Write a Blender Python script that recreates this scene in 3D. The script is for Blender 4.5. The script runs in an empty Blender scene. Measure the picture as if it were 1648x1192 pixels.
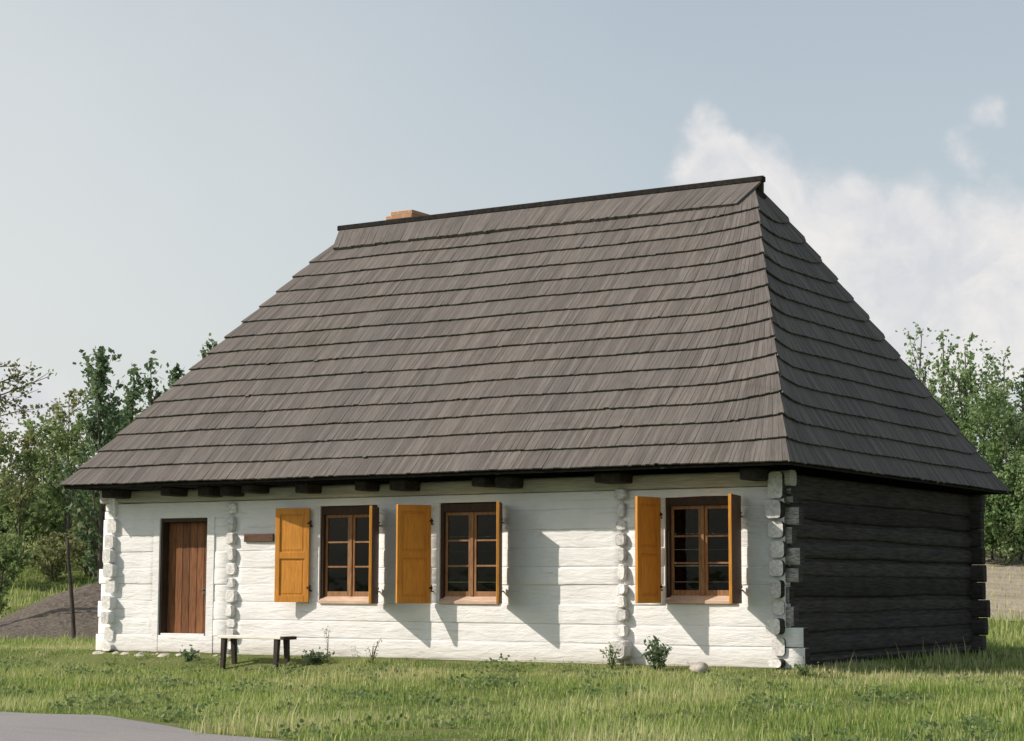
import bpy, math, random
import numpy as np
from mathutils import Vector, Matrix
R_ = math.radians
random.seed(7)
rng = np.random.default_rng(11)
SC = bpy.context.scene
COL = SC.collection

# ------------------------------------------------------------------ camera
YAW, PIT, ROL = .5555, .1113, .0028
CAM = Vector((22.4485, -23.651, 1.05))
fw = Vector((-math.sin(YAW)*math.cos(PIT), math.cos(YAW)*math.cos(PIT), math.sin(PIT)))
r0 = Vector((math.cos(YAW), math.sin(YAW), 0)); u0 = r0.cross(fw)
rt = math.cos(ROL)*r0 + math.sin(ROL)*u0
up = -math.sin(ROL)*r0 + math.cos(ROL)*u0
cd = bpy.data.cameras.new('camera'); cam = bpy.data.objects.new('camera', cd); COL.objects.link(cam)
m = Matrix((rt, up, -fw)).transposed().to_4x4(); m.translation = CAM
cam.matrix_world = m
cd.sensor_width = 36; cd.lens = 36*3117.9/1648; cd.clip_end = 5000; cd.clip_start = .1
SC.camera = cam

def far_dir(px, py):
    d = fw + rt*((px-824)/3117.9) - up*((py-596)/3117.9)
    return d.normalized()

# ------------------------------------------------------------------ light
SUN = Vector((-1.2, -1.0, 1.12)).normalized()          # towards the sun
elev = math.asin(SUN.z); azim = math.atan2(SUN.x, SUN.y)
ld = bpy.data.lights.new('sun', 'SUN'); sun = bpy.data.objects.new('sun', ld); COL.objects.link(sun)
ld.energy = 3.9; ld.angle = R_(.5); ld.color = (1, .90, .78)
sun.rotation_euler = SUN.to_track_quat('Z', 'Y').to_euler(); sun.location = (-30, -30, 40)

W = bpy.data.worlds.new('World'); SC.world = W; W.use_nodes = True
nt = W.node_tree; nt.nodes.clear()
def N(t, tree=None, **kw):
    n = (tree or nt).nodes.new(t)
    for k, v in kw.items(): setattr(n, k, v)
    return n
def mathn(tree, op, a, b=None, c=None, clamp=False):
    n = tree.nodes.new('ShaderNodeMath'); n.operation = op; n.use_clamp = clamp
    for i, v in enumerate((a, b, c)):
        if v is None: continue
        if isinstance(v, (int, float)): n.inputs[i].default_value = v
        else: tree.links.new(v, n.inputs[i])
    return n.outputs[0]
def mixc(tree, fac, a, b, mode='MIX'):
    n = tree.nodes.new('ShaderNodeMix'); n.data_type = 'RGBA'; n.blend_type = mode
    for s, v in ((n.inputs[0], fac), (n.inputs[6], a), (n.inputs[7], b)):
        if isinstance(v, (int, float)): s.default_value = v
        elif isinstance(v, tuple): s.default_value = (*v, 1) if len(v) == 3 else v
        else: tree.links.new(v, s)
    return n.outputs[2]
def maprange(tree, v, a, b, c=0., d=1., smooth=True):
    n = tree.nodes.new('ShaderNodeMapRange'); n.interpolation_type = 'SMOOTHSTEP' if smooth else 'LINEAR'
    tree.links.new(v, n.inputs[0])
    for i, x in enumerate((a, b, c, d)): n.inputs[i+1].default_value = x
    return n.outputs[0]
def noise(tree, vec, scale, detail=4, rough=.55, dist=0.):
    n = tree.nodes.new('ShaderNodeTexNoise'); n.inputs['Scale'].default_value = scale
    n.inputs['Detail'].default_value = detail; n.inputs['Roughness'].default_value = rough
    n.inputs['Distortion'].default_value = dist
    if vec is not None: tree.links.new(vec, n.inputs['Vector'])
    return n.outputs['Fac']

sky = N('ShaderNodeTexSky', sky_type='NISHITA', sun_disc=False)
sky.sun_elevation = elev; sky.sun_rotation = azim
sky.air_density = 1.0; sky.dust_density = 2.2; sky.ozone_density = 1.0
tc = N('ShaderNodeTexCoord'); vec = tc.outputs['Generated']
nz = noise(nt, vec, 9, 7, .6, .3)
nz2 = noise(nt, vec, 28, 6, .6, .2)
wn = N('ShaderNodeTexNoise'); wn.inputs['Scale'].default_value = 16; wn.inputs['Detail'].default_value = 5; nt.links.new(vec, wn.inputs['Vector'])
wsub = N('ShaderNodeVectorMath', operation='SUBTRACT'); nt.links.new(wn.outputs['Color'], wsub.inputs[0]); wsub.inputs[1].default_value = (.5, .5, .5)
wmad = N('ShaderNodeVectorMath', operation='MULTIPLY_ADD'); nt.links.new(wsub.outputs[0], wmad.inputs[0]); wmad.inputs[1].default_value = (.075, .075, .075); nt.links.new(vec, wmad.inputs[2])
def blob(px, py, rad):
    d = far_dir(px, py)
    dp = N('ShaderNodeVectorMath', operation='DISTANCE'); nt.links.new(wmad.outputs[0], dp.inputs[0]); dp.inputs[1].default_value = d
    return maprange(nt, dp.outputs['Value'], rad/3117.9, 0)
acc = None
for b in ((1290, 400, 230), (1160, 290, 130), (1240, 300, 130), (1330, 350, 150), (1400, 480, 260), (1560, 500, 290), (1700, 470, 300), (1900, 520, 440), (1440, 400, 190), (1570, 425, 210), (30, 690, 170), (-300, 640, 380)):
    o = blob(*b)
    acc = o if acc is None else mathn(nt, 'MAXIMUM', acc, o)
for b in ((1605, 182, 80), (1572, 232, 75)):
    acc = mathn(nt, 'MAXIMUM', acc, mathn(nt, 'MULTIPLY', blob(*b), .42))
det = mathn(nt, 'ADD', mathn(nt, 'MULTIPLY', mathn(nt, 'SUBTRACT', nz, .5), 1.1), mathn(nt, 'MULTIPLY', mathn(nt, 'SUBTRACT', nz2, .5), 1.0))
msk = mathn(nt, 'MULTIPLY', maprange(nt, mathn(nt, 'ADD', acc, det), .10, .72), mathn(nt, 'MULTIPLY', maprange(nt, acc, 0, .35), .88))
hz = maprange(nt, mathn(nt, 'ABSOLUTE', N('ShaderNodeSeparateXYZ').outputs['Z']), 0, 1)
sep = [n for n in nt.nodes if n.type == 'SEPXYZ'][0]; nt.links.new(vec, sep.inputs[0])
hazef = maprange(nt, sep.outputs['Z'], -.03, .42, .80, .42, smooth=False)
skyc = mixc(nt, hazef, sky.outputs['Color'], (4.75, 5.08, 5.02))
glow = blob(-250, 520, 1500)
skyc = mixc(nt, mathn(nt, 'MULTIPLY', glow, .62), skyc, (6.0, 6.05, 5.9))
nz3 = noise(nt, wmad.outputs[0], 13, 6, .6, .4)
cshade = mathn(nt, 'ADD', mathn(nt, 'MULTIPLY', maprange(nt, nz2, .35, .62), .4), mathn(nt, 'MULTIPLY', maprange(nt, nz3, .40, .60), .6))
cloudc = mixc(nt, cshade, (4.9, 5.0, 5.3), (6.6, 6.35, 6.15))
fin = mixc(nt, msk, skyc, cloudc)
bg = N('ShaderNodeBackground'); nt.links.new(fin, bg.inputs['Color']); bg.inputs['Strength'].default_value = .108
wo = N('ShaderNodeOutputWorld'); nt.links.new(bg.outputs[0], wo.inputs[0])

SC.view_settings.view_transform = 'Standard'; SC.view_settings.look = 'None'
SC.view_settings.exposure = 0.35; SC.view_settings.gamma = 1; SC.view_settings.use_curve_mapping = False

# ------------------------------------------------------------------ tagging
def tag(o, label=None, cat=None, group=None, kind=None):
    if label: o['label'] = label
    if cat: o['category'] = cat
    if group: o['group'] = group
    if kind: o['kind'] = kind
    return o
def empty(name, loc=(0, 0, 0), rz=0):
    o = bpy.data.objects.new(name, None); COL.objects.link(o); o.location = loc; o.rotation_euler = (0, 0, rz)
    o.empty_display_size = .3
    return o

class MB:
    def __init__(s): s.v = []; s.f = []; s.m = []; s.c = []; s.s = []
    def add(s, vs, fs, mat=0, col=.5, smooth=False):
        b = len(s.v); s.v += [tuple(v) for v in vs]
        for i, f in enumerate(fs):
            s.f.append([b+k for k in f])
            s.m.append(mat if isinstance(mat, int) else mat[i]); s.c.append(col)
            s.s.append(smooth if isinstance(smooth, bool) else smooth[i])
    def box(s, x0, x1, y0, y1, z0, z1, mat=0, col=.5, M=None, bev=0.):
        if bev > 0:
            b = bev; vs = []
            # chamfered box: three inset rectangles
            xs, ys, zs = (x0, x1), (y0, y1), (z0, z1)
            idx = {}
            for ix in (0, 1):
                for iy in (0, 1):
                    for iz in (0, 1):
                        sx, sy, sz = (1 if ix == 0 else -1), (1 if iy == 0 else -1), (1 if iz == 0 else -1)
                        for ax in range(3):
                            p = [xs[ix]+sx*b, ys[iy]+sy*b, zs[iz]+sz*b]
                            p[ax] = (xs[ix], ys[iy], zs[iz])[ax]
                            idx[(ix, iy, iz, ax)] = len(vs); vs.append(p)
            fs = []
            for ax in range(3):
                o1, o2 = (ax+1) % 3, (ax+2) % 3
                for side in (0, 1):
                    q = []
                    for a, c in ((0, 0), (1, 0), (1, 1), (0, 1)):
                        k = [0, 0, 0]; k[ax] = side; k[o1] = a; k[o2] = c
                        q.append(idx[(*k, ax)])
                    fs.append(q if side else q[::-1])
            for ax in range(3):       # edge chamfers, edge runs along ax
                o1, o2 = (ax+1) % 3, (ax+2) % 3
                for a in (0, 1):
                    for c in (0, 1):
                        k0 = [0, 0, 0]; k0[o1] = a; k0[o2] = c; k1 = list(k0); k1[ax] = 1
                        q = [idx[(*k0, o1)], idx[(*k1, o1)], idx[(*k1, o2)], idx[(*k0, o2)]]
                        fs.append(q if a == c else q[::-1])
            for ix in (0, 1):
                for iy in (0, 1):
                    for iz in (0, 1):
                        q = [idx[(ix, iy, iz, a)] for a in range(3)]
                        fs.append(q if (ix+iy+iz) % 2 else q[::-1])
        else:
            vs = [(x0, y0, z0), (x1, y0, z0), (x1, y1, z0), (x0, y1, z0), (x0, y0, z1), (x1, y0, z1), (x1, y1, z1), (x0, y1, z1)]
            fs = [(3, 2, 1, 0), (4, 5, 6, 7), (0, 1, 5, 4), (1, 2, 6, 5), (2, 3, 7, 6), (3, 0, 4, 7)]
        if M is not None: vs = [M @ Vector(v) for v in vs]
        s.add(vs, fs, mat, col)
    def tube(s, pts, rads, n=8, mat=0, col=.5):
        vs = []; fs = []; sm = []
        for i, p in enumerate(pts):
            p = Vector(p)
            d = (Vector(pts[min(i+1, len(pts)-1)])-Vector(pts[max(i-1, 0)])).normalized()
            a = d.orthogonal().normalized() if abs(d.z) < .99 else Vector((1, 0, 0))
            if abs(d.z) < .99: a = d.cross(Vector((0, 0, 1))).normalized()
            b = d.cross(a)
            for k in range(n):
                t = 2*math.pi*k/n; vs.append(p+(a*math.cos(t)+b*math.sin(t))*rads[i])
        for i in range(len(pts)-1):
            for k in range(n):
                fs.append((i*n+k, i*n+(k+1) % n, (i+1)*n+(k+1) % n, (i+1)*n+k)); sm.append(True)
        fs.append(tuple(range(n))[::-1]); fs.append(tuple((len(pts)-1)*n+k for k in range(n))); sm += [False, False]
        s.add(vs, fs, mat, col, sm)
    def build(s, name, mats, parent=None):
        me = bpy.data.meshes.new(name); me.from_pydata(s.v, [], s.f); 
        if not isinstance(mats, (list, tuple)): mats = [mats]
        for mm in mats: me.materials.append(mm)
        me.polygons.foreach_set('material_index', s.m); me.polygons.foreach_set('use_smooth', s.s)
        a = me.attributes.new('tone', 'FLOAT', 'FACE'); a.data.foreach_set('value', s.c)
        me.update(); o = bpy.data.objects.new(name, me); COL.objects.link(o)
        if parent: o.parent = parent
        return o

def np_mesh(name, verts, faces, tone, mats, parent=None, face_n=4):
    me = bpy.data.meshes.new(name)
    nv, nf = len(verts), len(faces)
    me.vertices.add(nv); me.vertices.foreach_set('co', np.asarray(verts, np.float32).ravel())
    me.loops.add(nf*face_n); me.loops.foreach_set('vertex_index', np.asarray(faces, np.int32).ravel())
    me.polygons.add(nf); me.polygons.foreach_set('loop_start', np.arange(0, nf*face_n, face_n, dtype=np.int32))
    if not isinstance(mats, (list, tuple)): mats = [mats]
    for mm in mats: me.materials.append(mm)
    a = me.attributes.new('tone', 'FLOAT', 'FACE'); a.data.foreach_set('value', np.asarray(tone, np.float32))
    me.update(calc_edges=True)
    o = bpy.data.objects.new(name, me); COL.objects.link(o)
    if parent: o.parent = parent
    return o

# ------------------------------------------------------------------ materials
def mat(name):
    mm = bpy.data.materials.new(name); mm.use_nodes = True; t = mm.node_tree
    b = t.nodes['Principled BSDF']; b.inputs['Specular IOR Level'].default_value = .25
    return mm, t, b
def objvec(t, scale=(1, 1, 1), rot=(0, 0, 0)):
    c = t.nodes.new('ShaderNodeTexCoord'); mp = t.nodes.new('ShaderNodeMapping')
    mp.inputs['Scale'].default_value = scale; mp.inputs['Rotation'].default_value = rot
    t.links.new(c.outputs['Object'], mp.inputs[0]); return mp.outputs[0]
def tone(t):
    a = t.nodes.new('ShaderNodeAttribute'); a.attribute_name = 'tone'; return a.outputs['Fac']
def bump(t, b, h, strength, dist):
    n = t.nodes.new('ShaderNodeBump'); n.inputs['Strength'].default_value = strength; n.inputs['Distance'].default_value = dist
    t.links.new(h, n.inputs['Height']); t.links.new(n.outputs[0], b.inputs['Normal'])
def wood(name, c1, c2, scale, rough=.75, tonevar=.25, bumpd=.004, spec=.2):
    mm, t, b = mat(name); v = objvec(t, scale)
    n1 = noise(t, v, 6, 5, .6, .4); n2 = noise(t, objvec(t), 1.7, 3, .5)
    c = mixc(t, maprange(t, n1, .3, .7), c1, c2)
    f = mathn(t, 'ADD', mathn(t, 'MULTIPLY', mathn(t, 'SUBTRACT', n2, .5), .5), mathn(t, 'ADD', mathn(t, 'MULTIPLY', mathn(t, 'SUBTRACT', tone(t), .5), tonevar*2), 1))
    vm = t.nodes.new('ShaderNodeVectorMath'); vm.operation = 'SCALE'; t.links.new(c, vm.inputs[0]); t.links.new(f, vm.inputs['Scale'])
    t.links.new(vm.outputs[0], b.inputs['Base Color']); b.inputs['Roughness'].default_value = rough
    b.inputs['Specular IOR Level'].default_value = spec
    bump(t, b, n1, .6, bumpd)
    return mm

def whitewash():
    mm, t, b = mat('whitewash'); v = objvec(t); vx = objvec(t, (.35, 1, 3.2))
    n1 = noise(t, v, 2.2, 6, .6); n2 = noise(t, vx, 4, 6, .65, .6); n3 = noise(t, v, 60, 4, .6)
    c = mixc(t, maprange(t, n1, .35, .7), (.765, .765, .775), (.71, .705, .705))
    c = mixc(t, maprange(t, n2, .575, .72, 0, .6), c, (.50, .46, .41))
    sp = t.nodes.new('ShaderNodeSeparateXYZ'); t.links.new(objvec(t), sp.inputs[0])
    low = maprange(t, mathn(t, 'ADD', sp.outputs['Z'], mathn(t, 'MULTIPLY', n1, .35)), .42, .12)
    c = mixc(t, mathn(t, 'MULTIPLY', mathn(t, 'MULTIPLY', low, maprange(t, n2, .3, .6, .35, 1)), .62), c, (.42, .37, .30))
    t.links.new(c, b.inputs['Base Color']); b.inputs['Roughness'].default_value = .95; b.inputs['Specular IOR Level'].default_value = .1
    n4 = noise(t, objvec(t, (.5, 1, 1.6)), 7, 5, .6, .5)
    h = mathn(t, 'ADD', mathn(t, 'ADD', mathn(t, 'MULTIPLY', n2, .9), mathn(t, 'MULTIPLY', n4, 1.1)), mathn(t, 'MULTIPLY', n3, .2)); bump(t, b, h, .7, .022)
    return mm
M_WHITE = whitewash()
M_DARKLOG = wood('dark_log', (.030, .027, .024), (.068, .062, .056), (1.6, .5, 7), .9, .45, .012, .1)
M_ENDS = wood('limed_log_end', (.47, .455, .44), (.74, .735, .73), (4, 4, 4), .95, .25, .010, .1)
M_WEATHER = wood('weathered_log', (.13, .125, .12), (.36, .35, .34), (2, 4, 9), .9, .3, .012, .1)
M_BEAM = wood('eave_beam', (.020, .018, .016), (.045, .04, .034), (3, 3, 3), .9)
M_PLATE = wood('plate_log', (.36, .35, .30), (.52, .50, .45), (.5, 3, 9), .9, .2, .01)  # grey-green, duller than the whitewashed logs below
M_SHUT = wood('stained_shutter', (.47, .190, .026), (.62, .275, .042), (9, 9, .8), .6, .3, .002, .3)
M_SHUTBACK = wood('brown_shutter_back', (.085, .036, .020), (.14, .06, .032), (9, 9, .8), .6, .15, .002, .3)
M_FRAME = wood('window_wood', (.18, .092, .042), (.29, .165, .082), (6, 6, 1), .6, .15, .002)
M_DFRAME = wood('dark_frame', (.035, .023, .018), (.06, .038, .028), (6, 6, 1), .7, .15, .003)
M_SILL = wood('sill_wood', (.44, .31, .23), (.56, .42, .33), (1, 6, 6), .75, .1, .003)
M_DOOR = wood('door_wood', (.105, .040, .018), (.225, .098, .040), (10, 10, .7), .6, .25, .004)
M_SIGN = wood('sign_wood', (.075, .04, .026), (.13, .075, .05), (1, 6, 9), .7)
M_BENCH = wood('bench_seat', (.62, .58, .53), (.74, .71, .66), (.8, 8, 8), .85)
M_BENCHLEG = wood('bench_leg', (.030, .026, .022), (.06, .05, .04), (8, 8, 1), .9)
M_STAKE = wood('stake_wood', (.03, .027, .024), (.07, .06, .05), (8, 8, 1), .9)
M_BARK = wood('bark', (.07, .06, .05), (.15, .13, .11), (6, 6, 1.5), .95, .2, .02)

def shingle():
    mm, t, b = mat('shingle'); g = t.nodes.new('ShaderNodeUVMap'); g.uv_map = 'UVMap'
    mp = t.nodes.new('ShaderNodeMapping'); mp.inputs['Scale'].default_value = (26, 1.6, 1); t.links.new(g.outputs[0], mp.inputs[0])
    n1 = noise(t, mp.outputs[0], 1.5, 5, .65, .3); n2 = noise(t, objvec(t), .8, 4, .55)
    c = mixc(t, maprange(t, n1, .25, .75), (.090, .082, .077), (.165, .148, .137))
    c = mixc(t, maprange(t, n2, .4, .75, 0, .5), c, (.098, .094, .092))
    st = noise(t, objvec(t, (.6, 1, .25)), 1.1, 6, .65, .8)
    c = mixc(t, maprange(t, st, .55, .75, 0, .55), c, (.155, .142, .130)); c = mixc(t, maprange(t, st, .42, .25, 0, .5), c, (.075, .072, .058))
    f = mathn(t, 'ADD', mathn(t, 'MULTIPLY', tone(t), .34), .83)
    vm = t.nodes.new('ShaderNodeVectorMath'); vm.operation = 'SCALE'; t.links.new(c, vm.inputs[0]); t.links.new(f, vm.inputs['Scale'])
    t.links.new(vm.outputs[0], b.inputs['Base Color']); b.inputs['Roughness'].default_value = .9; b.inputs['Specular IOR Level'].default_value = .12
    bump(t, b, n1, .5, .006)
    return mm
M_SHING = shingle()
M_DECK = wood('roof_deck', (.012, .011, .010), (.028, .025, .022), (2, 2, 2), .95)

def brick():
    mm, t, b = mat('brick'); v = objvec(t, (1, 1, 1), (R_(90), 0, 0))
    br = t.nodes.new('ShaderNodeTexBrick'); t.links.new(v, br.inputs['Vector'])
    br.inputs['Color1'].default_value = (.42, .19, .085, 1); br.inputs['Color2'].default_value = (.52, .28, .14, 1); br.inputs['Mortar'].default_value = (.40, .36, .31, 1)
    br.inputs['Scale'].default_value = 1; br.inputs['Brick Width'].default_value = .25; br.inputs['Row Height'].default_value = .075; br.inputs['Mortar Size'].default_value = .011
    n = noise(t, objvec(t), 14, 4)
    c = mixc(t, maprange(t, n, .3, .8, 0, .6), br.outputs['Color'], (.28, .19, .13))
    t.links.new(c, b.inputs['Base Color']); b.inputs['Roughness'].default_value = .9
    bump(t, b, br.outputs['Fac'], -.5, .01); return mm
M_BRICK = brick()

def iron():
    mm, t, b = mat('iron'); n = noise(t, objvec(t), 30, 4)
    t.links.new(mixc(t, n, (.02, .018, .016), (.055, .04, .03)), b.inputs['Base Color']); b.inputs['Roughness'].default_value = .6; b.inputs['Metallic'].default_value = .5
    return mm
M_IRON = iron()
def lockm():
    mm, t, b = mat('lock_metal'); n = noise(t, objvec(t), 25, 4)
    t.links.new(mixc(t, n, (.05, .07, .05), (.12, .13, .09)), b.inputs['Base Color']); b.inputs['Roughness'].default_value = .5; b.inputs['Metallic'].default_value = .6
    return mm
M_LOCK = lockm()
def glass():
    mm, t, b = mat('pane_glass'); t.nodes.remove(b); out = [n for n in t.nodes if n.type == 'OUTPUT_MATERIAL'][0]
    tr = t.nodes.new('ShaderNodeBsdfTransparent'); tr.inputs[0].default_value = (.5, .54, .54, 1)
    gl = t.nodes.new('ShaderNodeBsdfGlossy'); gl.inputs['Roughness'].default_value = .04
    n = noise(t, objvec(t), 3, 2); bp = t.nodes.new('ShaderNodeBump'); bp.inputs['Strength'].default_value = .15; bp.inputs['Distance'].default_value = .02
    t.links.new(n, bp.inputs['Height']); t.links.new(bp.outputs[0], gl.inputs['Normal'])
    fr = t.nodes.new('ShaderNodeFresnel'); fr.inputs[0].default_value = 1.28
    mx = t.nodes.new('ShaderNodeMixShader'); t.links.new(fr.outputs[0], mx.inputs[0]); t.links.new(tr.outputs[0], mx.inputs[1]); t.links.new(gl.outputs[0], mx.inputs[2])
    t.links.new(mx.outputs[0], out.inputs[0]); return mm
M_GLASS = glass()
def stone():
    mm, t, b = mat('field_stone'); n = noise(t, objvec(t), 9, 6, .65); n2 = noise(t, objvec(t), 2, 3)
    c = mixc(t, maprange(t, n, .3, .7), (.28, .25, .22), (.50, .46, .42)); c = mixc(t, maprange(t, n2, .5, .7, 0, .5), c, (.62, .59, .55))
    t.links.new(c, b.inputs['Base Color']); b.inputs['Roughness'].default_value = .95; bump(t, b, n, .7, .02); return mm
M_STONE = stone()

def foliage(name, c1, c2, c3, trans=.35, rough=.55):
    mm, t, b = mat(name); out = [n for n in t.nodes if n.type == 'OUTPUT_MATERIAL'][0]
    n2 = noise(t, objvec(t), .9, 3, .5)
    r = t.nodes.new('ShaderNodeValToRGB'); r.color_ramp.elements[0].color = (*c1, 1); r.color_ramp.elements[1].color = (*c3, 1)
    e = r.color_ramp.elements.new(.5); e.color = (*c2, 1)
    f = mathn(t, 'ADD', mathn(t, 'MULTIPLY', tone(t), .75), mathn(t, 'MULTIPLY', maprange(t, n2, .3, .7), .25)); t.links.new(f, r.inputs[0])
    t.links.new(r.outputs[0], b.inputs['Base Color']); b.inputs['Roughness'].default_value = rough; b.inputs['Specular IOR Level'].default_value = .2
    tl = t.nodes.new('ShaderNodeBsdfTranslucent'); t.links.new(r.outputs[0], tl.inputs[0])
    mx = t.nodes.new('ShaderNodeMixShader'); mx.inputs[0].default_value = trans
    t.links.new(b.outputs[0], mx.inputs[1]); t.links.new(tl.outputs[0], mx.inputs[2]); t.links.new(mx.outputs[0], out.inputs[0])
    return mm
M_GRASS = foliage('grass', (.11, .20, .045), (.32, .41, .11), (.62, .57, .33), .46, .6)
M_LEAFD = foliage('leaf_dark', (.06, .115, .06), (.14, .21, .105), (.27, .33, .19), .5)
M_LEAFM = foliage('leaf_mid', (.09, .15, .055), (.20, .27, .105), (.36, .41, .20), .5)
M_LEAFP = foliage('leaf_pale', (.13, .15, .06), (.23, .25, .11), (.38, .36, .20), .45)
M_LEAFW = foliage('leaf_willow', (.09, .18, .07), (.215, .32, .125), (.44, .50, .31), .5)

def groundmat():
    mm, t, b = mat('meadow_soil'); v = objvec(t)
    n1 = noise(t, v, .35, 5, .6); n2 = noise(t, v, 3, 6, .7); n3 = noise(t, v, 22, 4, .7)
    c = mixc(t, maprange(t, n1, .35, .65), (.11, .16, .045), (.19, .225, .08))
    c = mixc(t, maprange(t, n2, .45, .75, 0, .7), c, (.32, .29, .15))
    c = mixc(t, maprange(t, n3, .5, .8, 0, .5), c, (.10, .12, .04))
    t.links.new(c, b.inputs['Base Color']); b.inputs['Roughness'].default_value = 1; b.inputs['Specular IOR Level'].default_value = .05
    bump(t, b, mathn(t, 'ADD', n2, n3), 1, .08); return mm
M_GROUND = groundmat()
def fieldmat():
    mm, t, b = mat('dry_field'); v = objvec(t, (1, 1, 1), (0, 0, .5)); v2 = objvec(t, (.15, 1.6, 1), (0, 0, -.5))
    n1 = noise(t, v, .5, 5, .6); n2 = noise(t, v2, 1.2, 6, .7); n3 = noise(t, v, 9, 5, .7)
    c = mixc(t, maprange(t, n2, .3, .7), (.30, .255, .19), (.42, .37, .29)); c = mixc(t, maprange(t, n1, .5, .75, 0, .5), c, (.24, .24, .13))
    c = mixc(t, maprange(t, n3, .5, .8, 0, .5), c, (.20, .165, .12))
    t.links.new(c, b.inputs['Base Color']); b.inputs['Roughness'].default_value = 1; bump(t, b, n3, 1, .08); return mm
M_FIELD = fieldmat()
def moundmat():
    mm, t, b = mat('earth_heap'); v = objvec(t)
    n1 = noise(t, v, .8, 5, .6); n3 = noise(t, v, 11, 6, .75)
    c = mixc(t, maprange(t, n3, .3, .7), (.095, .08, .066), (.24, .205, .17)); c = mixc(t, maprange(t, n1, .5, .75, 0, .4), c, (.13, .13, .085))
    t.links.new(c, b.inputs['Base Color']); b.inputs['Roughness'].default_value = 1; bump(t, b, n3, 1, .10); return mm
M_MOUND = moundmat()
def asphalt():
    mm, t, b = mat('asphalt'); v = objvec(t)
    n1 = noise(t, v, .7, 5, .6); n3 = noise(t, v, 90, 3, .8); n2 = noise(t, objvec(t, (.3, 2.5, 1), (0, 0, .2)), 1.5, 5, .6)
    c = mixc(t, maprange(t, n3, .3, .7), (.19, .18, .18), (.33, .315, .315)); c = mixc(t, maprange(t, n2, .5, .75, 0, .35), c, (.15, .14, .135)); c = mixc(t, maprange(t, n1, .5, .8, 0, .4), c, (.30, .28, .25))
    t.links.new(c, b.inputs['Base Color']); b.inputs['Roughness'].default_value = .9; bump(t, b, n3, .7, .01); return mm
M_ASPH = asphalt()

# ------------------------------------------------------------------ terrain
def ss(x, a, b):
    t = np.clip((x-a)/(b-a), 0, 1); return t*t*(3-2*t)
def terrain(x, y):
    x = np.asarray(x, float); y = np.asarray(y, float)
    yy = -y
    z = -.20*ss(yy, .0, .8)*(1-.45*ss(x, 5, 9))-.02*ss(yy, .5, 1) - .10*ss(yy, 1, 9) - .25*ss(yy, 10, 24)
    z = z - .10*ss(x, 12.25, 13.0)*(1-ss(yy, 0., 1.0))
    s = -.527*(x-CAM.x)+.85*(y-CAM.y)
    z = z + 2.35*ss(s, 41, 64) + 1.6*ss(s, 64, 130) - 3*ss(s, 150, 400)
    z = z + .035*np.sin(x*1.3+.7*y)*np.sin(y*1.1-.4*x+1)*ss(yy, .5, 2) + .15*np.sin(x*.21+1)*np.sin(y*.17)*ss(s, 42, 60)
    return z
def at_depth(px, D):
    d = fw + rt*((px-824)/3117.9); p = CAM + d*D
    return p.x, p.y
def z_at(px, py, D):
    return (CAM + (fw + rt*((px-824)/3117.9) - up*((py-596)/3117.9))*D).z

def grid_sheet(name, xs, ys, material, dz=0., keep=None):
    X, Y = np.meshgrid(xs, ys, indexing='ij'); Z = terrain(X, Y)+dz
    nx, ny = len(xs), len(ys)
    v = np.stack([X, Y, Z], -1).reshape(-1, 3)
    i, j = np.meshgrid(np.arange(nx-1), np.arange(ny-1), indexing='ij')
    a = (i*ny+j).ravel(); f = np.stack([a, a+ny, a+ny+1, a+1], -1)
    if keep is not None:
        c = v[f].mean(1); f = f[keep(c[:, 0], c[:, 1])]
    o = np_mesh(name, v, f, np.full(len(f), .5), material)
    o.data.polygons.foreach_set('use_smooth', np.ones(len(f), bool)); return o
def spaced(c, inner, step, outer):
    a = list(np.arange(0, inner, step)); s = step
    while a[-1] < outer: s *= 1.22; a.append(a[-1]+s)
    a = np.array(a); return np.concatenate([c-a[:0:-1], c+a])
g = grid_sheet('ground', spaced(6, 26, .4, 1500), spaced(-2, 26, .4, 1500), M_GROUND); tag(g, kind='structure')

def road_edge(x):
    d = np.clip(x-7.1, 0, 7); return -9.08 - .2*(x-7.1) - .028*d*d - .39*np.clip(x-14.1, 0, None) + .05*np.sin(x*1.7)+.035*np.sin(x*4.3+1)
xs = np.arange(-60, 60.01, .25)
rv = []; 
for x in xs:
    e = float(road_edge(np.array(x)))
    for k in range(13):
        y = e - 6.5*k/12
        rv.append((x, y, float(terrain(x, y))+.012))
rf = [(i*13+k, i*13+k+1, (i+1)*13+k+1, (i+1)*13+k) for i in range(len(xs)-1) for k in range(12)]
rd = np_mesh('road', np.array(rv), np.array(rf), np.full(len(rf), .5), M_ASPH); tag(rd, kind='structure')

# pale stubble field on the slope to the right, behind the house
def fkeep(x, y):
    dx, dy = x-CAM.x, y-CAM.y; s = -.527*dx+.85*dy; r = .85*dx+.527*dy
    return (s > 46.5+.8*np.sin(r*.9)) & (s < 63+.6*np.sin(r*.7)) & (r > s*.02)
fo = grid_sheet('field', np.arange(-25, 45, .5), np.arange(5, 60, .5), M_FIELD, .02, fkeep); tag(fo, kind='structure')

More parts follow.
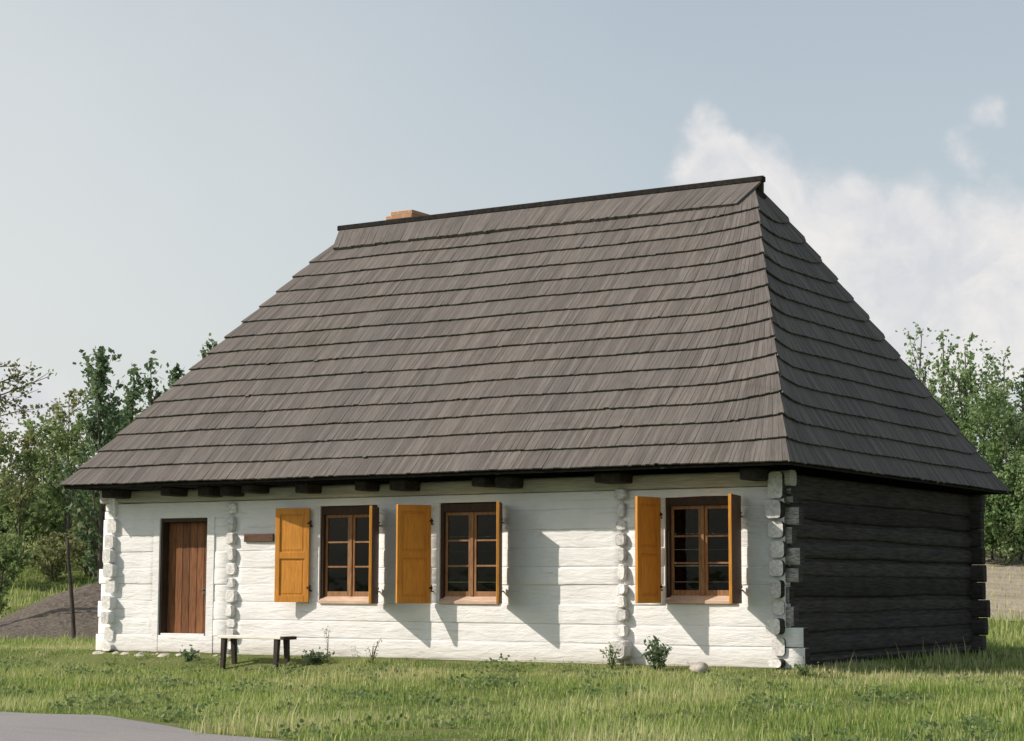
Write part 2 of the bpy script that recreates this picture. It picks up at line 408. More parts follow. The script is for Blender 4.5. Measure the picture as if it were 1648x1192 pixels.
# grey earth heap left of the house
MX, MY = at_depth(175, 42.5)
def heap(x, y):
    dx, dy = x-MX, y-MY; a = .85*dx+.527*dy; c = -.527*dx+.85*dy      # a: to the right seen from the road
    h = 1.12*np.exp(-((a/(1.35+.25*(a > 0)))**2)*.42)*np.exp(-(c/2.6)**2)
    return h
hx = np.arange(-7, 7.01, .14)
HX, HY = np.meshgrid(MX+hx, MY+hx, indexing='ij'); HZ = terrain(HX, HY)-.06+heap(HX, HY)+rng.normal(0, .018, HX.shape)*(heap(HX, HY) > .05)
n = len(hx); ii, jj = np.meshgrid(np.arange(n-1), np.arange(n-1), indexing='ij'); a0 = (ii*n+jj).ravel()
hf = np.stack([a0, a0+n, a0+n+1, a0+1], -1)
hd = np_mesh('earth_mound', np.stack([HX, HY, HZ], -1).reshape(-1, 3), hf, np.full(len(hf), .5), M_MOUND); tag(hd, kind='structure')
hd.data.polygons.foreach_set('use_smooth', np.ones(len(hf), bool))

# ------------------------------------------------------------------ house
L_, W_ = 12.0, 7.65
house = empty('log_cottage', (0, 0, 0))
tag(house, 'whitewashed log cottage with a tall hipped shingle roof and open yellow shutters', 'house')

def wob(n, amp):
    v = np.cumsum(rng.normal(0, 1, n)); v -= np.linspace(v[0], v[-1], n); k = np.ones(3)/3
    v = np.convolve(np.pad(v, 1, mode='edge'), k, 'valid'); mx = max(1e-6, np.abs(v).max()); return v/mx*amp*rng.uniform(.4, 1)
def log(mb, axis, a0, a1, c0, c1, z0, z1, amp=.008, mats=(0, 0, 0), step=.22, r=.035, gap=.003):
    """squared log along axis from a0 to a1, faces c0 (outer) and c1, between z0 and z1; mats = side, cap at a0, cap at a1"""
    n = max(2, int(abs(a1-a0)/step)+1); A = np.linspace(a0, a1, n)
    wf, wt, wb = wob(n, amp), wob(n, amp*1.1), wob(n, amp*1.1)
    sgn = 1 if c1 > c0 else -1
    vs = []; K = 14
    for i, a in enumerate(A):
        f = c0+wf[i]; t = z1-gap+min(wt[i], gap*.8); b = z0+gap+max(wb[i], -gap*.8)
        rr = r
        cs = [(f+sgn*rr, b), (f+sgn*rr*.35, b+rr*.35), (f, b+rr), (f-sgn*.001, b+rr+.014), (f-sgn*.003, b*.6+t*.4), (f-sgn*.001, t-rr-.014), (f, t-rr), (f+sgn*rr*.35, t-rr*.35), (f+sgn*rr, t),
              (c1-sgn*rr, t), (c1, t-rr), (c1, b+rr), (c1-sgn*rr, b), ((f+c1)/2, b)]
        for c, z in cs: vs.append((a, c, z) if axis == 'x' else (c, a, z))
    fs = []; ms = []; sm = []
    flip = (axis == 'x') == (sgn > 0)
    for i in range(n-1):
        for k in range(K):
            q = (i*K+k, i*K+(k+1) % K, (i+1)*K+(k+1) % K, (i+1)*K+k)
            fs.append(q if not flip else q[::-1]); ms.append(mats[0]); sm.append(True)
    c0f = tuple(range(K)); c1f = tuple((n-1)*K+k for k in range(K))
    fs += [c0f[::-1] if not flip else c0f, c1f if not flip else c1f[::-1]]; ms += [mats[1], mats[2]]; sm += [False, False]
    mb.add(vs, fs, ms, float(rng.uniform(.15, .85)), sm)

TH = .17
DOOR = (1.10, 2.10, .27, 2.13)
WINS = [(4.32, 5.41, .80, 2.26), (6.52, 7.58, .81, 2.26), (10.23, 11.31, .84, 2.28)]
courses = [0, .27, .535, .81, 1.08, 1.33, 1.60, 1.86, 2.13, 2.27, 2.385]
mb = MB()
for k in range(len(courses)-1):
    z0, z1 = courses[k], courses[k+1]
    cuts = []
    if k >= 1 and k < 8: cuts.append(DOOR[:2])
    if k >= 3 and k < 9: cuts += [w[:2] for w in WINS]
    cuts.sort()
    ext = (.10+.12*(1-z0/2.3)+rng.uniform(-.05, .05), .15+rng.uniform(-.10, .09))
    if k == 0: ext = (.24, .27)
    if k == 1: ext = (.20, .25)
    segs = []; x = -ext[0]
    for c in cuts: segs.append((x, c[0])); x = c[1]
    segs.append((x, L_+ext[1]))
    for (a, b) in segs:
        # long logs are butted at the cross walls
        sh = (0, 0)
        br = [a]+[q for q in (2.62, 9.6) if a+.2 < q < b-.2]+[b]
        for p, q in zip(br[:-1], br[1:]):
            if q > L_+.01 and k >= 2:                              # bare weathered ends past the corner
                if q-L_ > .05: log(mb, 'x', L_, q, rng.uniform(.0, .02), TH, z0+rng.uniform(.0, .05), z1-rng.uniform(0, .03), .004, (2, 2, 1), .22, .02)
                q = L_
            gaps = [rng.choice([.0005, .0005, .003, .006])]
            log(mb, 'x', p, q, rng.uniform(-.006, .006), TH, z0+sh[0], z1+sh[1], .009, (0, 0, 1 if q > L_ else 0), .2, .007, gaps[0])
# lime filling behind the joints
def wall_skin(y0, y1):
    xs = [0, DOOR[0]]; 
    cells = [(0.05, DOOR[0], 0, 2.38), (DOOR[0], DOOR[1], 0, .26), (DOOR[0], DOOR[1], 2.14, 2.38), (DOOR[1], WINS[0][0], 0, 2.38)]
    for i, w in enumerate(WINS):
        cells += [(w[0], w[1], 0, w[2]-.01), (w[0], w[1], 2.285, 2.38)]
        cells.append((w[1], WINS[i+1][0] if i < 2 else L_-.05, 0, 2.38))
    for c in cells: mb.box(c[0], c[1], y0, y1, c[2], c[3])
wall_skin(.0055, TH-.02)
# door and window posts, whitewashed
for (a, b, z0, z1) in [(DOOR[0]-.13, DOOR[0]+.003, .0, 2.14), (DOOR[1]-.003, DOOR[1]+.15, 0, 2.14)]:
    mb.box(a, b, -.019, TH+.02, z0, z1, 0, .5, None, .005)
for w in WINS:
    mb.box(w[0]-.012, w[0]+.004, -.004, TH+.02, w[2]-.02, 2.275); mb.box(w[1]-.004, w[1]+.012, -.004, TH+.02, w[2]-.02, 2.275)
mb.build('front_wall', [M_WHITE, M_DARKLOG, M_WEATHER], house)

mb = MB(); log(mb, 'x', -.22, L_+.10, -.02, TH+.02, 2.39, 2.60, .012); mb.build('wall_plate', M_PLATE, house)

def side_wall(xo, xi, name, whitecap, seed, mt=None):
    mb = MB(); z = -.02; cs = [-.02, .13]
    while cs[-1] < 2.3: cs.append(cs[-1]+rng.uniform(.235, .285))
    cs[-1] = 2.58
    for k in range(len(cs)-1):
        e0 = -(.12+rng.uniform(-.10, .09)); e1 = W_+.22+rng.uniform(-.05, .05)
        log(mb, 'y', e0, e1, xo+rng.uniform(-.02, .02), xi+rng.uniform(-.025, .04)*(1 if xi > xo else -1), cs[k]+rng.uniform(.004, .040), cs[k+1]-.004, .022, (0, whitecap, 0), .3, .036)
    mb.box(min(xo, xi)+.045, max(xo, xi)-.03, .02, W_-.02, -.02, 2.55, 0)
    return mb.build(name, [mt or M_DARKLOG, M_ENDS], house)
side_wall(L_, L_-TH, 'side_wall', 1, 1)
side_wall(0, TH, 'side_wall', 1, 2, M_WHITE)
mb = MB(); z = 0
for k in range(9): log(mb, 'x', -.22+rng.uniform(-.04, .04), L_+.22+rng.uniform(-.05, .05), W_, W_-TH, k*.287, (k+1)*.287, .012, (0, 0, 0), .4)
mb.build('back_wall', M_DARKLOG, house)
# ends of the cross walls' logs, showing between door and first window and left of the last window
for xc, big in ((2.63, False), (9.58, True)):
    mb = MB(); z = .05
    while z < 2.3:
        h = rng.uniform(.15, .25); w = rng.uniform(.06, .10); e = -rng.uniform(.025, .075); o = rng.uniform(-.02, .02)
        if big and z < .1: h = .30; w = .15; e = -.17
        n = 10; pts = [(xc+o+w*math.copysign(abs(math.cos(t))**.6, math.cos(t)), z+h/2+h*.46*math.copysign(abs(math.sin(t))**.6, math.sin(t))) for t in [2*math.pi*i/n+.2 for i in range(n)]]
        tilt = rng.uniform(-.03, .03)
        vs = [(p[0], e+tilt*(p[0]-xc)/w*.5+.02*rng.uniform(-1, 1)*.4, p[1]) for p in pts]+[(p[0]+(p[0]-xc)*.08, .05, p[1]) for p in pts]
        # a worn, chamfered front
        vs2 = [(xc+o+(v[0]-xc-o)*.86, v[1]-.018, z+h/2+(v[2]-z-h/2)*.86) for v in vs[:n]]
        b = vs2+vs; fs = [tuple(range(n))]
        for lay in (0, 1):
            for k in range(n): fs.append((lay*n+k, (lay+1)*n+k, (lay+1)*n+(k+1) % n, lay*n+(k+1) % n))
        mb.add(b, fs, 0, float(rng.uniform(.2, .8)))
        z += h+rng.uniform(.0, .03)
    mb.build('cross_wall', M_ENDS, house)
mb = MB(); mb.box(.17, L_-.17, .17, W_-.17, .12, .16); mb.build('floor', M_DECK, house)
mb = MB(); mb.box(.17, L_-.17, .17, W_-.17, 2.50, 2.54); mb.build('ceiling', M_DECK, house)

# foundation of field stones
def stone_mesh(mb, c, r, mat=0):
    n, mlat = 9, 6; vs = []; ph = rng.uniform(0, 6.28, 4)
    for i in range(mlat+1):
        la = -math.pi/2+math.pi*i/mlat
        for k in range(n):
            lo = 2*math.pi*k/n; q = 1+.13*math.sin(2*lo+ph[0]+la)+.09*math.sin(3*lo+ph[1])+.1*math.sin(2*la+ph[2]+lo)
            vs.append((c[0]+r[0]*q*math.cos(la)*math.cos(lo), c[1]+r[1]*q*math.cos(la)*math.sin(lo), c[2]+r[2]*q*math.sin(la)))
    fs = [(i*n+k, i*n+(k+1) % n, (i+1)*n+(k+1) % n, (i+1)*n+k) for i in range(mlat) for k in range(n)]
    mb.add(vs, fs, mat, float(rng.uniform(0, 1)), True)
mb = MB(); x = -.22
while x < L_+.2:
    w = rng.uniform(.09, .22)
    left = x < 2.6
    stone_mesh(mb, (x+w, .06-(rng.uniform(.08, .2) if left else .02), -.10-(.0 if left else .04)), (w*1.05, .17, .085+(.0 if left else 0)))
    x += 2*w*.93
for y in np.arange(.2, W_, .36): stone_mesh(mb, (L_-.08, y, -.14), (.16, .2, .11)); stone_mesh(mb, (.08, y, -.12), (.16, .2, .11))
mb.build('foundation', M_STONE, house)

# ------------------------------------------------------------------ roof
EO, EQ, ZE = .7176, .376, 2.64
GABX = 0
RX0, RX1, RY, ZR = 1.76, 10.03, W_/2, 7.40
HX0, HX1 = 2.02, 9.86                                        # where the hips would meet the ridge
NC = 16
rb = MB(); uvs = []
rise = ZR-ZE
def plane_face(front):
    """returns function (s,t)->3D, s = metre along eave, t = 0..1 up the slope, plus half widths; front in 'S','N','E','W'"""
    if front == 'S': return lambda t: (Vector((-EQ+(HX0+EQ)*t, -EO+(RY+EO)*t, ZE+rise*t)), Vector((L_+EQ-(L_+EQ-HX1)*t, -EO+(RY+EO)*t, ZE+rise*t)))
    if front == 'N': return lambda t: (Vector((L_+EQ-(L_+EQ-HX1)*t, W_+EO-(W_+EO-RY)*t, ZE+rise*t)), Vector((-EQ+(HX0+EQ)*t, W_+EO-(W_+EO-RY)*t, ZE+rise*t)))
    if front == 'E': return lambda t: (Vector((L_+EQ-(L_+EQ-HX1)*t, -EO+(RY+EO)*t, ZE+rise*t)), Vector((L_+EQ-(L_+EQ-HX1)*t, W_+EO-(W_+EO-RY)*t, ZE+rise*t)))
    if front == 'W': return lambda t: (Vector((-EQ+(HX0+EQ)*t, W_+EO-(W_+EO-RY)*t, ZE+rise*t)), Vector((-EQ+(HX0+EQ)*t, -EO+(RY+EO)*t, ZE+rise*t)))
GAB = .912                                                   # the small gable starts here
lift_wave = {f: rng.uniform(0, 6, 8) for f in 'SNEW'}
def sag(f, u, t):                                            # slight unevenness of an old roof
    p = lift_wave[f]; return .010*math.sin(u*.9+p[0])*math.sin(3*t+p[1])+.006*math.sin(u*2.3+p[2]+4*t)
def add_face(face):
    edge = plane_face(face)
    a0, b0 = edge(0); a1, b1 = edge(1)
    e = (b0-a0).normalized(); nrm = e.cross(((a1-a0)-(a1-a0).dot(e)*e)).normalized()
    if nrm.z < 0: nrm = -nrm
    slope = ((a1+b1)/2-(a0+b0)/2).length
    tl = np.linspace(0, GAB, NC)                              # NC-1 courses below the cap course
    wid0 = (b0-a0).length
    def P(u_frac_m, t, h, base):
        """point u metres from the middle of the face"""
        A, B = edge(t); return (A+B)/2 + e*u_frac_m + nrm*h
    for k in range(NC-1):
        t0, t1 = tl[k], tl[k+1]
        tt = min(1, t1+.35*(t1-t0))
        A, B = edge(t0); half = (B-A).length/2; A2, B2 = edge(tt); half2 = (B2-A2).length/2
        if half < .12: continue
        u = -half
        while u < half-1e-4:
            w = random.uniform(.05, .095); u2 = min(half, u+w)
            if half-u2 < .04: u2 = half
            jb = random.gauss(0, .0035)+(random.uniform(-.03, .02) if random.random() < .012 else 0); th = .057+random.uniform(-.004, .005)
            top = []; bot = []
            for q in (u+.0015, u2-.0015):
                dist = half-abs(q); fall = max(0, 1-dist/(1.45 if face in 'SN' else .7)); fall = fall*fall
                if (face == 'W') or (face == 'S' and q < 0) or (face == 'N' and q > 0): fall = 0
                rs = .034*fall*min(1, k/3)                      # courses swing up at the hips
                fan = max(0, 1-dist/1.6); shift = (half-half2)*fan*fan*(-1 if q > 0 else 1)
                bot.append((q, t0+rs+jb/slope)); top.append((q+shift, min(tt+rs, 1)))
            sg = sag(face, (u+u2)/2, t0)
            def clampu(q, t):
                A_, B_ = edge(min(1, max(t, -.01))); hw = (B_-A_).length/2; return max(-hw-.004, min(hw+.004, q))
            def mitre(q0, q, t, h):                               # the end shingles meet their neighbours over the hip
                c = clampu(q, t); return c+math.copysign(.8*h, q0) if abs(q0) > half-.004 else c
            bq = [(mitre(a_, q, t, th), t) for a_, (q, t) in zip((u+.0015, u2-.0015), bot)]; tq = [(mitre(a_, q, t, .012), t) for a_, (q, t) in zip((u+.0015, u2-.0015), top)]
            if bq[1][0]-bq[0][0] < .012:
                u = u2; continue
            vb = [P(q, t, sg+th, 0) for q, t in bq]; vt = [P(q, t, sg+.012, 0) for q, t in tq]
            vbl = [P(q, t, sg+th-.021, 0) for q, t in bq]; vtl = [P(q, t, sg-.006, 0) for q, t in tq]
            vs = [vbl[0], vbl[1], vtl[1], vtl[0], vb[0], vb[1], vt[1], vt[0]]
            fs = [(4, 5, 6, 7), (0, 1, 5, 4), (1, 2, 6, 5), (3, 0, 4, 7), (3, 2, 1, 0)]
            rb.add(vs, fs, 0, random.random()**1.0)
            ou = random.uniform(0, 30)
            for f in fs:
                for ix in f:
                    vv = vs[ix]; uu = bq[0][0] if ix in (0, 3, 4, 7) else bq[1][0]
                    uvs.append((uu+ou, (t0 if ix in (0, 1, 4, 5) else tt)*slope+ou))
            u = u2
for f in 'SENW': add_face(f)
# cap course along the ridge on both long sides, running past the hips to form little gables
for face, sg_ in (('S', -1), ('N', 1)):
    n = Vector((0, sg_*rise, RY+EO)).normalized()
    x = RX0
    while x < RX1:
        w = random.uniform(.06, .11); x2 = min(RX1, x+w); th = .084+random.uniform(-.006, .007); jb = random.uniform(-.014, .008)
        def Q(xx, t, h):
            d = (1-t)*(RY+EO); lean = -.22*(1-t)/(1-GAB)*((xx-5.9)/4.1)   # ends slant inwards going down
            return Vector((xx+lean*.9 if abs(xx-5.9) > 0 else xx, RY+sg_*d, ZR-rise*(1-t)))+n*h
        ta = GAB-.012+jb/6.6; up_ = (1.012 if face == 'N' else .998)
        vs = [Q(x, ta, 0), Q(x2-.003, ta, 0), Q(x2-.003, up_, 0), Q(x, up_, 0), Q(x, ta, th), Q(x2-.003, ta, th), Q(x2-.003, up_, .03), Q(x, up_, .03)]
        fs = [(4, 5, 6, 7), (0, 1, 5, 4), (1, 2, 6, 5), (3, 0, 4, 7), (2, 3, 7, 6), (0, 3, 2, 1)]
        if sg_ > 0: fs = [f[::-1] for f in fs]
        rb.add(vs, fs, 0, random.random()); ou = random.uniform(0, 30)
        for f in fs:
            for ix in f: uvs.append(((x if ix in (0, 3, 4, 7) else x2)+ou, (0 if ix in (0, 1, 4, 5) else .76)+ou))
        x = x2
roof = rb.build('roof', M_SHING, house)
uvl = roof.data.uv_layers.new(name='UVMap'); uvl.data.foreach_set('uv', np.array(uvs, np.float32).ravel())
# boarding underneath
db = MB()
def off(p, d): return Vector(p)+Vector((0, 0, d))
for f in 'SENW':
    e = plane_face(f); A, B = e(0.004); C_, D_ = e(1.0)
    for d0, d1 in ((-.012, -.040),):
        vs = [off(A, d0), off(B, d0), off(D_, d0), off(C_, d0), off(A, d1), off(B, d1), off(D_, d1), off(C_, d1)]
        db.add(vs, [(0, 1, 2, 3), (7, 6, 5, 4), (0, 4, 5, 1)])
db.build('roof_boarding', M_DECK, roof)
for xg, s in ((RX1-.26, 1), (RX0+.26, -1)):
    gb = MB(); tb = GAB-.05; yb = (1-tb)*(RY+EO)
    gb.add([(xg, RY-yb, ZE+rise*tb), (xg, RY+yb, ZE+rise*tb), (xg, RY, ZR-.01)], [(0, 1, 2) if s > 0 else (2, 1, 0)])
    gb.build('gable_board', M_DECK, roof)
mb = MB(); pts = []
mb.box(RX0-.02, RX1+.02, RY-.075, RY+.05, ZR-.02, ZR+.072, 0, .4, None, .012); mb.build('ridge_board', M_DECK, roof)
# chimney behind the ridge
cx0, cx1, cy0, cy1, cz1 = 2.48, 3.08, RY+.35, RY+1.15, ZR+.31
mb = MB(); mb.box(cx0, cx1, cy0, cy1, 6.2, cz1-.14, 0, .5, None, .01); mb.box(cx0+.02, cx1-.01, cy0+.01, cy1-.02, cz1-.14, cz1-.07, 0, .6, None, .01); mb.box(cx0+.12, cx1-.005, cy0+.02, cy1-.1, cz1-.07, cz1, 0, .5, None, .01)
mb.build('chimney', M_BRICK, roof)

# eave beams
def wall_x(px, py, y):
    d = fw+rt*((px-824)/3117.9)-up*((py-596)/3117.9); t = (y-CAM.y)/d.y; return (CAM+d*t).x
for bx, w in ((1.58, .10), (2.30, .12), (2.75, .10), (3.25, .10), (4.25, .12), (5.35, .10), (6.05, .14), (7.45, .11), (7.85, .13), (9.55, .20), (11.7, .13), (.35, .12)):
    mb = MB(); mb.box(bx-w, bx+w, -.42+random.uniform(-.06, .05), .4, 2.465+random.uniform(-.02, .015), 2.615, 0, .5, None, .02)
    mb.build('eave_beam', M_BEAM, house)
for k in range(14):
    x = .55+k*.835; mb = MB()
    a = Vector((x, -EO+.22, ZE-.13+.16*rise/(RY+EO))); b = Vector((x, .2, ZE-.13+(.2+EO-.06)*rise/(RY+EO)))
    vs = []
    for p in (a, b):
        for dx, dz in ((-.05, -.04), (.05, -.04), (.05, .05), (-.05, .05)): vs.append((p.x+dx, p.y, p.z+dz))
    mb.add(vs, [(3, 2, 1, 0), (0, 1, 5, 4), (1, 2, 6, 5), (2, 3, 7, 6), (3, 0, 4, 7), (4, 5, 6, 7)])
    mb.build('rafter', M_BEAM, roof)

# ------------------------------------------------------------------ windows
def window(w):
    x0, x1, z0, z1 = w; mb = MB(); F = .055
    ya, yb = .028, .15
    mb.box(x0, x0+F, ya, yb, z0, z1, 0, .5, None, .006); mb.box(x1-F, x1, ya, yb, z0, z1, 0, .5, None, .006)
    mb.box(x0+F, x1-F, ya, yb, z1-.12, z1, 0, .5, None, .006); mb.box(x0+F, x1-F, ya, yb, z0, z0+.05, 0, .5, None, .006)
    fr = mb.build('window', M_DFRAME, house)
    # sill: a sloping board
    s = MB(); vs = [(x0+.02, -.035, z0-.005), (x1-.02, -.035, z0-.005), (x1-.02, .075, z0+.052), (x0+.02, .075, z0+.052), (x0+.02, -.035, z0+.032), (x1-.02, -.035, z0+.032), (x1-.02, .085, z0+.105), (x0+.02, .085, z0+.105)]
    s.add(vs, [(3, 2, 1, 0), (4, 5, 6, 7), (0, 1, 5, 4), (1, 2, 6, 5), (2, 3, 7, 6), (3, 0, 4, 7)]); s.build('sill', M_SILL, fr)
    xm = (x0+x1)/2
    mb = MB(); mb.box(xm-.026, xm+.026, .062, .125, z0+.105, z1-.12, 0, .5, None, .006); mb.build('mullion', M_FRAME, fr)
    for (a, b) in ((x0+F, xm-.026), (xm+.026, x1-F)):
        mb = MB(); st = .042; y0, y1 = .078, .118; zb, zt = z0+.10, z1-.12
        mb.box(a+.002, a+st, y0, y1, zb, zt, 0, .5, None, .004); mb.box(b-st, b-.002, y0, y1, zb, zt, 0, .5, None, .004)
        mb.box(a+st, b-st, y0, y1, zb, zb+.075, 0, .7, None, .004); mb.box(a+st, b-st, y0, y1, zt-.05, zt, 0, .5, None, .004)
        g0, g1 = zb+.075, zt-.05
        for i in (1, 2):
            zz = g0+(g1-g0)*i/3; mb.box(a+st, b-st, y0+.004, y1-.004, zz-.013, zz+.013, 0, .6, None, .003)
        mb.build('sash', M_FRAME, fr)
        for i in range(3):
            p = MB(); p.box(a+st-.004, b-st+.004, .098, .1015, g0+(g1-g0)*i/3+(.011 if i else -.004), g0+(g1-g0)*(i+1)/3-(.011 if i < 2 else -.004)); p.build('pane', M_GLASS, fr)
for w in WINS: window(w)

# ------------------------------------------------------------------ shutters
def shutter_parts(side):
    mb = MB(); w, h, st, t = .555, 1.43, .075, .021
    ys = (-.0235, -.004) if side > 0 else (.004, .0235)          # outer face: plain brown boards
    mb.box(.004, w-.004, ys[0], ys[1], .004, h-.004, 1)
    mb.box(.0, st, -t, t, 0, h, 0, .45, None, .004); mb.box(w-st, w, -t, t, 0, h, 0, .55, None, .004)
    for z0, z1 in ((0, .10), (.66, .76), (h-.10, h)): mb.box(st, w-st, -t, t, z0, z1, 0, .5, None, .004)
    for z0, z1 in ((.10, .66), (.76, h-.10)):
        mb.box(st-.003, w-st+.003, -.005, .005, z0-.003, z1+.003, 0, .42)
        mb.box(st+.035, w-st-.035, -.009, .009, z0+.035, z1-.035, 0, .6, None, .003)
    hb = MB()
    hb.box(-.012, .045, .0215, .0265, -.016, .016); hb.tube([(0, .0, -.04), (0, .0, .04)], [.013, .013], 8)
    return mb, hb
smb, hmb = shutter_parts(1)
proto = smb.build('shutter', [M_SHUT, M_SHUTBACK], house)
proto_r = shutter_parts(-1)[0].build('shutter', [M_SHUT, M_SHUTBACK], house)
h0 = None
hp = hmb.build('hinge', M_IRON, proto)
hp.location = (-.016, 0, .22); h2 = hp.copy(); COL.objects.link(h2); h2.parent = proto; h2.location = (-.016, 0, 1.20)
SH = [((4.185, -.07), (3.625, -.235), .81), ((6.415, -.07), (6.14, -.59), .81), ((10.19, -.07), (10.12, -.66), .84),
      ((5.46, -.07), (5.695, -.57), .80), ((7.63, -.07), (7.90, -.58), .815), ((11.385, -.07), (11.50, -.60), .84)]
for i, (h, f, z) in enumerate(SH):
    o = proto if i == 0 else proto_r if i == 3 else (proto if i < 3 else proto_r).copy()
    if i:
        if i != 3: COL.objects.link(o); o.parent = house
        for c in (hp, h2): q = c.copy(); COL.objects.link(q); q.parent = o
    o.location = (h[0], h[1], z); o.rotation_euler = (0, 0, math.atan2(f[1]-h[1], f[0]-h[0]))
# iron pintles driven into the wall, two to a shutter
for (h, f, z) in SH:
    for dz in (.22, 1.20):
        mb = MB(); mb.tube([(h[0], .06, z+dz-.045), (h[0], h[1]-.004, z+dz-.045), (h[0], h[1]-.004, z+dz-.02)], [.012, .011, .011], 6); mb.build('hinge_pin', M_IRON, house)

# ------------------------------------------------------------------ door
x0, x1, z0, z1 = DOOR
mb = MB(); n = 6; yd = .155
for i in range(n):
    a = x0+.045+(x1-x0-.09)*i/n; b = x0+.045+(x1-x0-.09)*(i+1)/n
    mb.box(a+.002, b-.002, yd, yd+.045, z0+.032, z1-.062, 0, random.random(), None, .005)
door = mb.build('door', M_DOOR, house)
mb = MB(); mb.box(x0+.003, x0+.045, .012, .20, z0, z1-.003, 0, .5, None, .006); mb.box(x1-.045, x1-.003, .012, .20, z0, z1-.003, 0, .5, None, .006)
mb.box(x0+.045, x1-.045, .012, .20, z1-.06, z1-.003, 0, .5, None, .006); mb.build('door_frame', M_DFRAME, house)
mb = MB(); mb.box(x0+.045, x1-.045, .0, .20, z0-.005, z0+.03, 0, .5, None, .006); mb.build('door_sill', M_WHITE, house)
mb = MB(); mb.box(x1-.19, x1-.055, yd-.022, yd+.001, .92, 1.02, 0, .5, None, .005); mb.tube([(x1-.13, yd-.02, .985), (x1-.13, yd-.07, .985), (x1-.20, yd-.075, .985)], [.011, .011, .010], 8)
mb.tube([(x1-.10, yd-.02, .93), (x1-.10, yd-.05, .90), (x1-.085, yd-.03, .87)], [.012, .02, .012], 8); mb.build('door_lock', M_LOCK, door)

# ------------------------------------------------------------------ sign, bench, stake
sg = empty('wooden_sign', (3.16, -.025, 1.80)); tag(sg, 'small dark brown wooden board fixed to the wall left of the first shutter', 'sign')
mb = MB(); mb.box(-.29, .29, -.02, .012, -.062, .062, 0, .5, None, .006); mb.build('board', M_SIGN, sg)
for dx in (-.24, .24): mb = MB(); mb.tube([(dx, -.025, 0), (dx, -.015, 0)], [.009, .009], 8); mb.build('nail', M_IRON, sg)

BX, BY = 3.62, -.62
bg_ = float(terrain(BX, BY-.1)); bench = empty('garden_bench', (BX, BY, bg_)); tag(bench, 'narrow plank bench with dark legs and sun bleached seat by the wall', 'bench')
SZ = .31-bg_
mb = MB(); mb.box(-.62, .60, -.17, .16, SZ-.045, SZ, 0, .6, None, .007); mb.build('seat', M_BENCH, bench)
mb = MB(); mb.box(.602, .665, -.16, .15, SZ-.05, SZ-.002, 0, .4, None, .006); mb.build('seat_end_shade', M_BENCHLEG, bench)  # near-black block: shade on the seat's end grain put into the colour
for lx in (-.52, .50):
    for ly, sp in ((-.115, -.03), (.105, .03)):
        mb = MB(); gz = float(terrain(BX+lx, BY+ly))-bg_-.04
        vs = []
        for zz, yy_, w in ((gz, ly+sp, .030), (SZ-.046, ly, .038)):
            for dx, dy in ((-1, -1), (1, -1), (1, 1), (-1, 1)): vs.append((lx+dx*w, yy_+dy*w*.9, zz))
        mb.add(vs, [(3, 2, 1, 0), (4, 5, 6, 7), (0, 1, 5, 4), (1, 2, 6, 5), (2, 3, 7, 6), (3, 0, 4, 7)]); mb.build('leg', M_BENCHLEG, bench)

px_, py_ = at_depth(132, 37.3); zb = float(terrain(px_, py_))
tx, ty = at_depth(117, 37.6); mb = MB()
top = Vector((tx, ty, z_at(117, 865, 37.6))); base = Vector((px_, py_, zb-.25)); pts = [base.lerp(top, t)+Vector((.02*math.sin(5*t), 0, 0)) for t in np.linspace(0, 1, 8)]
mb.tube(pts, list(np.linspace(.048, .030, 8)), 8); o = mb.build('wooden_stake', M_STAKE); tag(o, 'thin dark leaning wooden pole standing before the grey earth mound', 'pole')

